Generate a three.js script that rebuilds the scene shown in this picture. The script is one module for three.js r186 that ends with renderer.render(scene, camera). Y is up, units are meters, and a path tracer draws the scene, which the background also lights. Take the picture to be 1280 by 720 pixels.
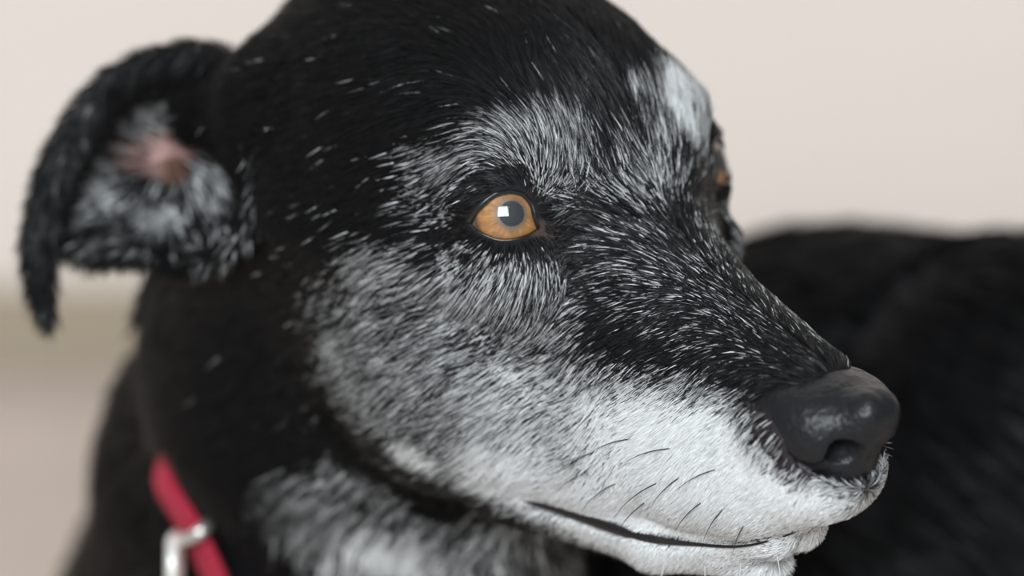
import * as THREE from 'three';
import { mergeGeometries } from 'three/addons/utils/BufferGeometryUtils.js';
import { RectAreaLightUniformsLib } from 'three/addons/lights/RectAreaLightUniformsLib.js';

// ---------------------------------------------------------------- camera, light, exposure
const scene = new THREE.Scene();
const camera = new THREE.PerspectiveCamera(8.474, 1280 / 720, 0.05, 30);
camera.position.set(0, 0.56, 0.86);
const PITCH = THREE.MathUtils.degToRad(17);
camera.lookAt(0, 0.56 - Math.sin(PITCH), 0.86 - Math.cos(PITCH));
camera.focus = 0.872;
camera.userData.fStop = 5.0;
scene.background = new THREE.Color(0.75, 0.88, 1.0);
RectAreaLightUniformsLib.init();
const WIN = { x: -0.22, y: 1.55, w: 1.1, h: 1.25, z: 1.9 };
const windowLight = new THREE.RectAreaLight(new THREE.Color(0.9, 0.965, 1.0), 19.5, WIN.w, WIN.h);
windowLight.name = 'window_daylight';
windowLight.position.set(WIN.x, WIN.y, WIN.z - 0.02);
windowLight.lookAt(WIN.x, WIN.y - 0.0, 0);
scene.add(windowLight);
const renderer = new THREE.WebGLRenderer();
renderer.toneMapping = THREE.LinearToneMapping;
renderer.toneMappingExposure = 1.04;
renderer.shadowMap.enabled = true;

// ---------------------------------------------------------------- helpers
let seed = 12345;
const rnd = () => { seed = (seed + 0x6d2b79f5) | 0; let t = Math.imul(seed ^ (seed >>> 15), 1 | seed); t = (t + Math.imul(t ^ (t >>> 7), 61 | t)) ^ t; return ((t ^ (t >>> 14)) >>> 0) / 4294967296; };
const clamp = (x, a = 0, b = 1) => (x < a ? a : x > b ? b : x);
const lerp = (a, b, t) => a + (b - a) * t;
const sstep = (a, b, x) => { const t = clamp((x - a) / (b - a)); return t * t * (3 - 2 * t); };
const hash3 = (x, y, z) => { let h = Math.imul(x, 374761393) ^ Math.imul(y, 668265263) ^ Math.imul(z, 2147483647 ^ 0x5bd1e995); h = Math.imul(h ^ (h >>> 13), 1274126177); return ((h ^ (h >>> 16)) >>> 0) / 4294967296; };
function vnoise(x, y, z) {
  const ix = Math.floor(x), iy = Math.floor(y), iz = Math.floor(z);
  let fx = x - ix, fy = y - iy, fz = z - iz;
  fx = fx * fx * (3 - 2 * fx); fy = fy * fy * (3 - 2 * fy); fz = fz * fz * (3 - 2 * fz);
  const c = (a, b, d) => hash3(ix + a, iy + b, iz + d);
  return lerp(lerp(lerp(c(0, 0, 0), c(1, 0, 0), fx), lerp(c(0, 1, 0), c(1, 1, 0), fx), fy), lerp(lerp(c(0, 0, 1), c(1, 0, 1), fx), lerp(c(0, 1, 1), c(1, 1, 1), fx), fy), fz);
}
const table = (pts, x) => { // smooth interpolation of [x, y] pairs
  const n = pts.length;
  if (x <= pts[0][0]) return pts[0][1];
  if (x >= pts[n - 1][0]) return pts[n - 1][1];
  let i = 0; while (x > pts[i + 1][0]) i++;
  const t = (x - pts[i][0]) / (pts[i + 1][0] - pts[i][0]);
  return lerp(pts[i][1], pts[i + 1][1], t);
};

// The dog's head has its own axes: X to the nose, Y up, Z to the dog's right, in centimetres, from the point between the eyes.
const HO = [0.0213, 0.3189, -0.0106];
const HX = [0.647645, -0.116671, 0.752957], HY = [0.062838, 0.993019, 0.099819], HZ = [-0.759347, -0.017333, 0.650455];
const DOG = [0.04, 0, -0.17];   // the floor under its trunk
const toDog = (p) => [0, 1, 2].map((i) => HO[i] + (HX[i] * p[0] + HY[i] * p[1] + HZ[i] * p[2]) / 100 - DOG[i]);
const dirDog = (p) => [0, 1, 2].map((i) => HX[i] * p[0] + HY[i] * p[1] + HZ[i] * p[2]);
const fromWorld = (x, y, z) => { const d = [x - HO[0], y - HO[1], z - HO[2]]; return [HX, HY, HZ].map((a) => 100 * (a[0] * d[0] + a[1] * d[1] + a[2] * d[2])); };
const VIEW = (() => { const v = fromWorld(0, 0.56, 0.86); return v; })();  // used only to leave out fur that faces the far side

// ---------------------------------------------------------------- the room
function structure(name, geo, mat) {
  const m = new THREE.Mesh(geo, mat); m.name = name; m.userData.kind = 'structure'; m.castShadow = m.receiveShadow = true; scene.add(m); return m;
}
function noiseTexture(n, base, amp, freq) {
  const d = new Uint8Array(n * n * 4);
  for (let y = 0; y < n; y++) for (let x = 0; x < n; x++) {
    let v = 0, a = 0.5, f = freq;
    for (let o = 0; o < 5; o++) { v += a * (vnoise((x / n) * f, (y / n) * f, o * 7.3) - 0.5); a *= 0.55; f *= 2.1; }
    for (let c = 0; c < 3; c++) d[(y * n + x) * 4 + c] = clamp(Math.round(base[c] * (1 + amp * v)), 0, 255);
    d[(y * n + x) * 4 + 3] = 255;
  }
  const t = new THREE.DataTexture(d, n, n); t.colorSpace = THREE.SRGBColorSpace; t.magFilter = THREE.LinearFilter; t.wrapS = t.wrapT = THREE.MirroredRepeatWrapping; t.needsUpdate = true; return t;
}
const wallMat = new THREE.MeshStandardMaterial({ map: noiseTexture(512, [236, 225, 217], 0.1, 6), roughness: 0.9 });
const floorMat = new THREE.MeshStandardMaterial({ map: noiseTexture(512, [196, 182, 172], 0.25, 14), roughness: 0.95 });
const plainMat = new THREE.MeshStandardMaterial({ color: 0x7d7976, roughness: 0.9 });
const X0 = -1.9, X1 = 1.9, ZB = -0.86, ZF = 2.0, H = 2.5, T = 0.12;
const slab = (x0, y0, z0, x1, y1, z1) => new THREE.BoxGeometry(x1 - x0, y1 - y0, z1 - z0).translate((x0 + x1) / 2, (y0 + y1) / 2, (z0 + z1) / 2);
structure('floor', slab(X0 - T, -T, ZB - T, X1 + T, 0, ZF + T), floorMat);
structure('ceiling', slab(X0 - T, H, ZB - T, X1 + T, H + T, ZF + T), plainMat);
structure('wall_back', slab(X0 - T, 0, ZB - T, X1 + T, H, ZB), wallMat);
structure('wall_left', slab(X0 - T, 0, ZB, X0, H, ZF), plainMat);
structure('wall_right', slab(X1, 0, ZB, X1 + T, H, ZF), plainMat);
{
  const { x, y, w, h } = WIN, a = x - w / 2, b = x + w / 2, c = y - h / 2, d = y + h / 2;
  structure('wall_front', mergeGeometries([slab(X0 - T, 0, ZF, a, H, ZF + T), slab(b, 0, ZF, X1 + T, H, ZF + T), slab(a, 0, ZF, b, c, ZF + T), slab(a, d, ZF, b, H, ZF + T)]), plainMat);
  const e = 0.045, win = structure('window_1', mergeGeometries([slab(a, c, ZF + 0.03, b, c + e, ZF + 0.09), slab(a, d - e, ZF + 0.03, b, d, ZF + 0.09), slab(a, c + e, ZF + 0.03, a + e, d - e, ZF + 0.09), slab(b - e, c + e, ZF + 0.03, b, d - e, ZF + 0.09)]), plainMat);
  const pane = new THREE.Mesh(slab(a + e, c + e, ZF + 0.058, b - e, d - e, ZF + 0.062), new THREE.MeshPhysicalMaterial({ color: 0xffffff, transmission: 1, thickness: 0, roughness: 0 }));
  pane.name = 'pane'; win.add(pane);
}
structure('baseboard_back', slab(X0, 0, ZB, X1, 0.035, ZB + 0.012), new THREE.MeshStandardMaterial({ color: 0xa99c88, roughness: 0.7 }));

// ---------------------------------------------------------------- the dog's shape as a distance field (head axes, cm)
const ell = (x, y, z, c, r) => {
  const a = (x - c[0]) / r[0], b = (y - c[1]) / r[1], d = (z - c[2]) / r[2], k0 = Math.sqrt(a * a + b * b + d * d);
  const e = a / r[0], f = b / r[1], g = d / r[2], k1 = Math.sqrt(e * e + f * f + g * g);
  return k1 < 1e-9 ? -Math.min(r[0], r[1], r[2]) : (k0 * (k0 - 1)) / k1;
};
const cone = (x, y, z, a, b, ra, rb) => {   // tapered capsule
  const bx = b[0] - a[0], by = b[1] - a[1], bz = b[2] - a[2], px = x - a[0], py = y - a[1], pz = z - a[2];
  const t = clamp((px * bx + py * by + pz * bz) / (bx * bx + by * by + bz * bz));
  const qx = px - bx * t, qy = py - by * t, qz = pz - bz * t;
  return Math.sqrt(qx * qx + qy * qy + qz * qz) - lerp(ra, rb, t);
};
const smin = (a, b, k) => { const h = Math.max(k - Math.abs(a - b), 0) / k; return Math.min(a, b) - h * h * k * 0.25; };
const smax = (a, b, k) => -smin(-a, -b, k);

// eyes: centre, and an outline of the lids across the eye's own axes
const EYE = [-0.41, -0.40, 2.66], E1 = [0.6476, 0.0628, -0.7593], E2 = [-0.3317, 0.9204, -0.2068], E3 = [0.6859, 0.3858, 0.617], GAZE = [0.7613, 0.4545, 0.4624];
const FAR = 0.3;   // the far eye stands out a little more
const LID = [[-0.81, -0.12], [-0.68, 0.1], [-0.5, 0.29], [-0.2, 0.52], [0.14, 0.6], [0.44, 0.53], [0.64, 0.3], [0.72, 0.02], [0.82, -0.26], [0.56, -0.42], [0.24, -0.52], [-0.12, -0.53], [-0.48, -0.4], [-0.7, -0.26]];
function inPolygon(a, b, pts) {  // signed distance, negative inside
  let d = 1e9, s = 1;
  for (let i = 0, j = pts.length - 1; i < pts.length; j = i, i++) {
    const ex = pts[j][0] - pts[i][0], ey = pts[j][1] - pts[i][1], wx = a - pts[i][0], wy = b - pts[i][1];
    const t = clamp((wx * ex + wy * ey) / (ex * ex + ey * ey)), qx = wx - ex * t, qy = wy - ey * t;
    d = Math.min(d, qx * qx + qy * qy);
    const c1 = b >= pts[i][1], c2 = b < pts[j][1], c3 = ex * wy > ey * wx;
    if ((c1 && c2 && c3) || (!c1 && !c2 && !c3)) s = -s;
  }
  return s * Math.sqrt(d);
}
function eyeFrame(x, y, z) {  // to the axes of the eye on that side
  const qx = x - EYE[0], qy = y - EYE[1], qz = Math.abs(z) - (z < 0 ? EYE[2] + FAR : EYE[2]);
  return [qx * E1[0] + qy * E1[1] + qz * E1[2], qx * E2[0] + qy * E2[1] + qz * E2[2], qx * E3[0] + qy * E3[1] + qz * E3[2]];
}
const TOP = [[-1, 1.0], [0.5, 0.75], [1.2, 0.5], [2.65, -0.28], [4, -0.88], [6.7, -1.5], [8, -1.75], [9.4, -2.3]];
const LIP = [[-2, -6.8], [0, -7.25], [1, -7.2], [3, -7.0], [5.3, -6.7], [6.8, -6.25], [7.8, -5.65], [8.6, -5.0], [9.2, -4.5]];
const WIDE = [[-2, 3.9], [0, 3.45], [1, 3.15], [3, 2.75], [5, 2.4], [7, 2.0], [8.2, 1.65], [9.2, 1.2]];
function muzzle(x, y, z) {
  const t = table(TOP, x), b = table(LIP, x), w0 = table(WIDE, x), end = x > 7.2 ? Math.sqrt(Math.max(0.02, 1 - ((x - 7.2) / 1.9) ** 2)) : 1;
  const yc = (t + b) / 2 - (x > 7.2 ? (1 - end) * 0.4 : 0), hy = ((t - b) / 2) * lerp(end, 1, 0.25), s = clamp((y - yc) / hy, -1.2, 1.2);
  const w = w0 * lerp(end, 1, 0.15) * (0.88 - 0.2 * s - 0.02 * s * s);
  const n = 2.6, k = Math.pow(Math.pow(Math.abs(y - yc) / hy, n) + Math.pow(Math.abs(z) / w, n), 1 / n);
  let d = (k - 1) * Math.min(hy, w);
  d = Math.max(d, x - 9.1, -2 - x);
  return d;
}
function torso(x, y, z) {
  let d = cone(x, y, z, [-9.3, -8.0, -0.4], [-13.7, -14, -3.1], 4.6, 5.15);
  d = smin(d, cone(x, y, z, [-13.7, -14, -3.1], [-16.4, -20, -5], 5.15, 6.6), 3);
  d = smin(d, cone(x, y, z, [-6.5, -3.2, 0], [-9.3, -8.0, -0.4], 4.5, 4.9), 2);
  d = smin(d, cone(x, y, z, [-4.2, -7.6, 0], [-8.5, -14.5, -2.2], 2.6, 5.2), 2.2);             // throat to chest
  d = smin(d, cone(x, y, z, [-17.4, -24, -9], [-7.4, -18.35, -17.5], 8.2, 9.2), 4);              // trunk
  d = smin(d, cone(x, y, z, [-7.4, -18.35, -17.5], [4, -16.05, -26.7], 9.2, 9.3), 3);
  d = smin(d, cone(x, y, z, [-15, -27, -8], [2.5, -21.8, -25], 6.5, 7), 4);                     // belly, towards the floor
  d = smin(d, ell(x, y, z, [-2.2, -11.6, -18.1], [4.5, 5, 4.5]), 2.5);                               // haunch
  d = smin(d, cone(x, y, z, [-9, -24, -7], [2, -27.2, -3.5], 3.4, 2.0), 2.5);                   // forelegs on the floor
  d = smin(d, cone(x, y, z, [2, -27.2, -3.5], [10.5, -28.2, 2.5], 2.0, 2.1), 1.5);
  d = smin(d, cone(x, y, z, [-17, -26, -1], [-8, -28.3, 6], 3.4, 2.0), 2.5);
  d = smin(d, cone(x, y, z, [-8, -28.3, 6], [-1, -29, 13], 2.0, 2.1), 1.5);
  return d;
}
const MOUTH = [[0.75, -7.14, 2.3], [2.25, -6.98, 2.15], [4.3, -6.78, 1.85], [5.5, -6.6, 1.6], [6.8, -6.18, 1.2], [7.6, -5.7, 0.8], [8.0, -5.35, 0.4], [8.1, -5.25, 0]];
function mouthDistance(x, y, az) {
  let m = 1e9;
  for (let i = 0; i + 1 < MOUTH.length; i++) m = Math.min(m, cone(x, y, az, MOUTH[i], MOUTH[i + 1], 0, 0));
  return m;
}
function headShape(x, y, z) {
  const az = Math.abs(z);
  let d = ell(x, y, az, [-5.0, -0.75, 0], [6.0, 4.75, 4.6]);
  d = smin(d, ell(x, y, az, [-1.7, 0.1, 0], [3.0, 3.1, 2.85]), 1.5);                             // forehead
  d = smin(d, ell(x, y, az, [-0.9, 0.65, 2.3], [1.6, 1.15, 1.1]), 0.9);                        // brow
  d = smin(d, ell(x, y, az, [-2.9, -4.4, 2.5], [3.9, 3.5, 2.0]), 1.5);                          // cheek
  d = smin(d, cone(x, y, az, [0.5, -1.6, 2.6], [-5.5, -1.5, 4.0], 0.85, 1.0), 1.1);             // cheekbone
  d = smin(d, muzzle(x, y, az), 1.1);
  d = smin(d, cone(x, y, az, [-2.5, -6.3, 0], [2, -6.6, 0], 2.4, 1.9), 1.5);
  d = smin(d, ell(x, y, az, [7.65, -4.15, 0], [1.35, 1.2, 1.45]), 0.5);                           // front of the upper lip
  let jaw = cone(x, y, az, [-0.6, -7.3, 1.7], [4, -6.95, 1.2], 0.85, 0.75);
  jaw = smin(jaw, cone(x, y, az, [4, -6.95, 1.2], [6.9, -5.95, 0.45], 0.75, 0.58), 0.6);
  jaw = smin(jaw, ell(x, y, az, [1.8, -7.1, 0], [5.0, 0.8, 1.5]), 0.6);
  d = smin(d, jaw, 0.25);
  d = smin(d, ell(x, y, az, [-0.2, -7.1, 1.75], [1.3, 0.85, 0.85]), 0.5);                        // corner of the mouth
  d = smin(d, cone(x, y, az, [-8.0, -0.1, 3.3], [-9.8, -0.5, 3.7], 1.4, 0.9), 1.2);            // root of the ear
  if (z > 0 || true) {
    const [a, b, c] = eyeFrame(x, y, z), e = Math.sqrt(a * a + b * b + c * c);
    if (e < 3) {
      d = smax(d, -(Math.sqrt((a - 0.1) ** 2 + (b - 0.05) ** 2 + (c - 1.75) ** 2) - 0.95), 0.6);    // socket
      if (z < 0) d = smax(d, -(Math.sqrt((a - 0.65) ** 2 + b * b + (c - 1.75) ** 2) - 1.22), 0.5);   // hollow towards the bridge
      d = smin(d, e - 1.17, 0.45);                                                            // lids over the ball
      d = smin(d, cone(a, b, c, [-0.95, 0.45, 0.75], [0.5, 0.95, 0.72], 0.18, 0.2), 0.35);        // fold of the upper lid
      if (c > 0) { const p = inPolygon(a, b, LID); d = smax(d, -Math.max(p - 0.0, 0.9 - e), 0.05); }
    }
  }
  if (x > -1.5 && y < -4) { const m = mouthDistance(x, y, az); d = smax(d, 0.11 - m, 0.12); }      // between the lips
  d = smin(d, ell(x, y, az, [7.4, -3.2, 0.78], [1.3, 1.02, 0.95]), 0.3);                           // rim of skin round the nose
  d = smax(d, -ell(x, y, az, [8.3, -2.95, 0.1], [1.8, 1.1, 1.42]), 0.1);                         // seat of the nose                           // seat of the nose
  return d;
}
function bodyShape(x, y, z) {
  const far = Math.max(-x - 13, x - 12, Math.abs(z) - 8, y - 8, -y - 14);
  let d = torso(x, y, z);
  if (far < 6) d = smin(d, headShape(x, y, z), 0.9);
  return d;
}

const FLANGE = [[6.95, -2.6, 1.42], [7.28, -2.95, 1.6], [7.66, -3.25, 1.62], [8.02, -3.53, 1.46], [8.36, -3.76, 1.12]], CREASE = [[6.95, -2.4, 1.35], [7.33, -2.77, 1.58], [7.7, -3.07, 1.62], [8.05, -3.36, 1.5], [8.35, -3.6, 1.2]];
function noseShape(x, y, z) {
  const az = Math.abs(z);
  let d = ell(x, y, az, [8.05, -2.6, 0], [1.4, 0.8, 1.22]);
  d = smin(d, ell(x, y, az, [7.7, -2.95, 0.88], [1.25, 0.92, 0.72]), 0.2);                   // wings
  d = smin(d, ell(x, y, az, [8.15, -3.75, 0], [0.9, 0.88, 0.85]), 0.35);
  for (let i = 0; i + 1 < FLANGE.length; i++) d = smin(d, cone(x, y, az, FLANGE[i], FLANGE[i + 1], 0.11, 0.11), 0.08);
  for (let i = 0; i + 1 < CREASE.length; i++) d = smax(d, -cone(x, y, az, CREASE[i], CREASE[i + 1], 0.1, 0.1), 0.07);
  d = smin(d, cone(x, y, az, [9.12, -2.22, 0.15], [8.6, -3.4, 0.2], 0.44, 0.38), 0.4);       // tip, leaning back below
  let hole = cone(x, y, az, [9.4, -3.2, 0.72], [8.2, -2.95, 0.72], 0.38, 0.28);
  hole = smin(hole, cone(x, y, az, [9.1, -3.35, 0.85], [8.65, -3.6, 1.2], 0.19, 0.13), 0.12);
  hole = smin(hole, cone(x, y, az, [8.65, -3.6, 1.2], [7.6, -3.5, 1.6], 0.13, 0.06), 0.08);
  d = smax(d, -hole, 0.14);
  d = smax(d, -cone(x, y, az, [9.7, -2.9, 0], [8.7, -4.5, 0], 0.05, 0.05), 0.1);
  const p = vnoise(x * 13, y * 13, z * 13) - 0.5, q = vnoise(x * 6 + 3, y * 6, z * 6) - 0.5;
  return d + p * 0.02 + q * 0.02;
}

const v3 = (p) => new THREE.Vector3(p[0], p[1], p[2]);
// the collar's path round the neck: a plane through the neck, and how far the skin lies from its middle at K angles
const COLLAR_SHOWS = [-1, 4], c = [-9.94, -9.47, -1.49], n = v3([0.812, 0.503, 0.295]).normalize(), K = 120;
const u = v3([-11.4, -10.07, 3.47]).sub(v3(c)), a = u.addScaledVector(n, -u.dot(n)).normalize(), b = new THREE.Vector3().crossVectors(n, a);
const collarSink = (t) => { const q = t > 70 ? t - 120 : t; return 1 - sstep(COLLAR_SHOWS[0], COLLAR_SHOWS[1], q) * sstep(24, 19, q); };   // 1 where skin and fur close over it
let R = [];
for (let i = 0; i < K; i++) {
  const t = (i / K) * 2 * Math.PI, d = a.clone().multiplyScalar(Math.cos(t)).addScaledVector(b, Math.sin(t)), s = collarSink(i), find = (ws) => {
    let r = 2; const inside = (w) => bodyShape(c[0] + d.x * r + n.x * w, c[1] + d.y * r + n.y * w, c[2] + d.z * r + n.z * w) < 0;
    while (r < 14 && ws.some(inside)) r += 0.02;
    return r;
  };
  R.push(lerp(find([-1, -0.5, 0, 0.5, 1]) + 0.05, find([0]), s));
}
for (let k = 0; k < 3; k++) R = R.map((r, i) => (R[(i + K - 1) % K] + r + R[(i + 1) % K]) / 3);
function collarClear(p) {   // where a point lies in the collar's own axes: along the neck, out from the skin, round the neck
  const x0 = p[0] - c[0], y0 = p[1] - c[1], z0 = p[2] - c[2], w = x0 * n.x + y0 * n.y + z0 * n.z, x = x0 * a.x + y0 * a.y + z0 * a.z, y = x0 * b.x + y0 * b.y + z0 * b.z;
  const t = (Math.atan2(y, x) / (2 * Math.PI)) * K, k = ((t % K) + K) % K, k0 = Math.floor(k), o = Math.hypot(x, y) - lerp(R[k0 % K], R[(k0 + 1) % K], k - k0);
  return { w, o, t };
}
function bodySkin(x, y, z) { // the collar presses a groove into the neck
  const d = bodyShape(x, y, z);
  if (d > 1 || d < -2) return d;
  const w = (x - c[0]) * n.x + (y - c[1]) * n.y + (z - c[2]) * n.z; if (Math.abs(w) > 1.4) return d;
  const q = collarClear([x, y, z]);
  if (q.o < -1.5) return d;
  return smax(d, -Math.max(Math.abs(w) - lerp(1.2, 0.8, collarSink(q.t)), -(q.o + 0.62 * collarSink(q.t))), 0.08);
}
const RING = [0, 0, 0];   // set when the ring is hung
function underCollar(p, d, nn, L, lift, droop) {  // whether a hair would run into the band, the buckle or the ring
  const q = collarClear(p); if (q.w < -1.8 || q.w > 3.2 || q.o > 2 || q.o < -2) return false;
  if (Math.abs(q.w) < 1.2 && collarSink(q.t) > 0.3) return true;   // the edge of the groove stays bare under the hair above it
  for (let k = 0; k <= 24; k++) {
    const t = k / 24, h = lift * (t - droop * t * t) * L, P = [0, 1, 2].map((i) => p[i] + d[i] * L * t + nn[i] * h), e = collarClear(P), s = collarSink(e.t);
    if (Math.abs(e.w) < lerp(1.4, 0.72, s) && e.o > -0.8 && e.o < lerp(0.95, -0.12, s)) return true;
    if (Math.hypot(P[0] - RING[0], P[1] - RING[1], P[2] - RING[2]) < 1.05) return true;
  }
  return false;
}

// surface nets over a grid; only blocks near the surface are evaluated finely
function meshField(f, lo, hi, h, keep) {
  const B = 4, n = [0, 1, 2].map((i) => Math.ceil((hi[i] - lo[i]) / h / B) * B + 1), [nx, ny, nz] = n;
  const v = new Float32Array(nx * ny * nz).fill(NaN), at = (i, j, k) => (k * ny + j) * nx + i;
  for (let K = 0; K < nz - 1; K += B) for (let J = 0; J < ny - 1; J += B) for (let I = 0; I < nx - 1; I += B) {
    const c = f(lo[0] + (I + B / 2) * h, lo[1] + (J + B / 2) * h, lo[2] + (K + B / 2) * h), near = Math.abs(c) < B * h * 1.9;
    for (let k = K; k <= K + B; k++) for (let j = J; j <= J + B; j++) for (let i = I; i <= I + B; i++) {
      const q = at(i, j, k);
      if (near) { if (!(Math.abs(v[q]) < 500)) v[q] = f(lo[0] + i * h, lo[1] + j * h, lo[2] + k * h); } else if (v[q] !== v[q]) v[q] = c < 0 ? -1000 : 1000;
    }
  }
  const cell = new Int32Array(nx * ny * nz).fill(-1), pos = [], index = [];
  for (let k = 0; k < nz - 1; k++) for (let j = 0; j < ny - 1; j++) for (let i = 0; i < nx - 1; i++) {
    let cnt = 0, sx = 0, sy = 0, sz = 0, neg = 0;
    const c = [];
    for (let m = 0; m < 8; m++) { c[m] = v[at(i + (m & 1), j + ((m >> 1) & 1), k + (m >> 2))]; if (c[m] < 0) neg++; }
    if (neg === 0 || neg === 8) continue;
    for (let m = 0; m < 8; m++) for (const b of [1, 2, 4]) if (!(m & b)) {
      const o = m | b;
      if ((c[m] < 0) !== (c[o] < 0)) { const t = c[m] / (c[m] - c[o]); cnt++; sx += (m & 1) + (b === 1 ? t : 0); sy += ((m >> 1) & 1) + (b === 2 ? t : 0); sz += (m >> 2) + (b === 4 ? t : 0); }
    }
    cell[at(i, j, k)] = pos.length / 3;
    pos.push(lo[0] + (i + sx / cnt) * h, lo[1] + (j + sy / cnt) * h, lo[2] + (k + sz / cnt) * h);
  }
  const quad = (a, b, c, d, flip) => { if (a < 0 || b < 0 || c < 0 || d < 0) return; if (flip) index.push(a, c, b, a, d, c); else index.push(a, b, c, a, c, d); };
  for (let k = 1; k < nz - 1; k++) for (let j = 1; j < ny - 1; j++) for (let i = 1; i < nx - 1; i++) {
    const s = v[at(i, j, k)] < 0;
    if (s !== v[at(i + 1, j, k)] < 0) quad(cell[at(i, j - 1, k - 1)], cell[at(i, j, k - 1)], cell[at(i, j, k)], cell[at(i, j - 1, k)], !s);
    if (s !== v[at(i, j + 1, k)] < 0) quad(cell[at(i - 1, j, k - 1)], cell[at(i - 1, j, k)], cell[at(i, j, k)], cell[at(i, j, k - 1)], !s);
    if (s !== v[at(i, j, k + 1)] < 0) quad(cell[at(i - 1, j - 1, k)], cell[at(i, j - 1, k)], cell[at(i, j, k)], cell[at(i - 1, j, k)], !s);
  }
  const idx = [];
  for (let t = 0; t < index.length; t += 3) {
    const c = [0, 1, 2].map((a) => (pos[index[t] * 3 + a] + pos[index[t + 1] * 3 + a] + pos[index[t + 2] * 3 + a]) / 3);
    if (!keep || keep(c[0], c[1], c[2])) idx.push(index[t], index[t + 1], index[t + 2]);
  }
  const map = new Map(), P = [], N = [], I = [], e = h * 0.5;
  for (const q of idx) {
    if (!map.has(q)) {
      map.set(q, P.length / 3);
      const x = pos[q * 3], y = pos[q * 3 + 1], z = pos[q * 3 + 2];
      let gx = f(x + e, y, z) - f(x - e, y, z), gy = f(x, y + e, z) - f(x, y - e, z), gz = f(x, y, z + e) - f(x, y, z - e);
      const l = Math.hypot(gx, gy, gz) || 1;
      P.push(x, y, z); N.push(gx / l, gy / l, gz / l);
    }
    I.push(map.get(q));
  }
  return { P, N, I };
}
const joinMeshes = (list) => {
  const P = [], N = [], I = [];
  for (const m of list) { const o = P.length / 3; for (const x of m.P) P.push(x); for (const x of m.N) N.push(x); for (const i of m.I) I.push(i + o); }
  return { P, N, I };
};
function toGeometry(m, colour) {
  const n = m.P.length / 3, p = new Float32Array(n * 3), q = new Float32Array(n * 3), g = new THREE.BufferGeometry();
  for (let i = 0; i < n; i++) { p.set(toDog([m.P[i * 3], m.P[i * 3 + 1], m.P[i * 3 + 2]]), i * 3); q.set(dirDog([m.N[i * 3], m.N[i * 3 + 1], m.N[i * 3 + 2]]), i * 3); }
  g.setAttribute('position', new THREE.BufferAttribute(p, 3)); g.setAttribute('normal', new THREE.BufferAttribute(q, 3)); g.setIndex(m.I);
  if (colour) {
    const c = new Float32Array(n * 3);
    for (let i = 0; i < n; i++) c.set(colour(m.P[i * 3], m.P[i * 3 + 1], m.P[i * 3 + 2]), i * 3);
    g.setAttribute('color', new THREE.BufferAttribute(c, 3));
  }
  return g;
}

// ---------------------------------------------------------------- coat pattern: share of white hairs, at a place on the skin
const PATCHES = [ // centre, radii, share of white, side (0 both, 1 right, -1 left), where it is full (1 only at the centre)
  [[-0.6, -4.2, 4.2], [4.9, 3.3, 3.4], 0.44, 0, 0], [[-1.9, -1.8, 4.4], [1.7, 1.1, 1.6], 0.38, 0, 0], [[0.4, -1.6, 3.4], [2.4, 1.2, 2.0], 0.48, 0, 0.1],
  [[2.6, -4.6, 2.8], [3.6, 2.5, 2.4], 0.68, 0, 0.1], [[6.2, -4.4, 2.0], [4.2, 2.5, 2.8], 1.0, 0, 0.15], [[4.4, -6.6, 1.8], [5.6, 1.6, 2.6], 1.0, 0, 0.2], [[1.2, -6.2, 3.0], [1.9, 1.5, 2.0], 0.95, 0, 0.1], [[7.8, -4.9, 0.4], [2.2, 1.9, 2.0], 1.0, 0, 0.25], [[6.4, -6.6, 0.3], [2.8, 1.3, 1.8], 1.0, 0, 0.3],
  [[-2.6, -6.9, 3.7], [2.2, 1.0, 1.6], 0.05, 0, 0.1], [[-1.0, -6.15, 3.9], [1.0, 0.6, 1.2], 0.9, 0, 0.1], [[-3.4, -4.3, 4.5], [0.8, 0.7, 1.2], 0.5, 0, 0.1],
  [[3.4, -0.9, 1.2], [2.4, 1.4, 1.5], 0.16, 0, 0.1], [[5.4, -1.4, 0.9], [3.4, 1.1, 1.5], 0.1, 0, 0.1], [[1.5, -2.0, 2.8], [1.4, 1.1, 1.6], 0.4, 0, 0], [[7.2, -1.7, 1.1], [1.9, 1.0, 1.4], 0.03, 0, 0.2], [[6.6, -1.6, -1.2], [2.6, 0.9, 0.9], 0.5, -1, 0.1],
  [[-1.2, 0.9, 3.5], [1.4, 0.7, 1.1], 0.28, 0, 0], [[-1.4, 0.0, 3.8], [1.1, 0.9, 1.1], 0.2, 0, 0], [[-0.3, 1.45, 2.9], [1.4, 0.6, 1.1], 0.4, 0, 0], [[0.9, 1.2, 2.1], [1.4, 1.2, 1.1], 0.46, 0, 0.1], [[2.2, 0.7, 1.6], [1.2, 0.9, 1.0], 0.32, 0, 0.1], [[2.2, 0.8, 0.2], [1.5, 1.1, 1.2], 0.32, 0, 0.1],
  [[1.2, 1.6, -0.4], [1.2, 1.1, 0.9], 0.4, -1, 0.1], [[0.55, 1.35, -1.75], [1.45, 1.1, 1.3], 0.95, -1, 0.25], [[0.75, 0.7, -2.2], [0.8, 0.9, 0.7], 0.7, -1, 0.25],
  [[-4.6, -9.4, 3.0], [2.6, 1.7, 2.1], 0.4, 1, 0], [[-2.4, -9.4, 0.6], [1.5, 1.2, 1.4], 0.42, 0, 0], [[-2.5, -10.8, -1.0], [1.5, 1.7, 1.6], 0.38, -1, 0], [[-3.9, -10.4, 2.0], [2.2, 1.6, 1.7], 0.97, 1, 0.2],
];
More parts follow.
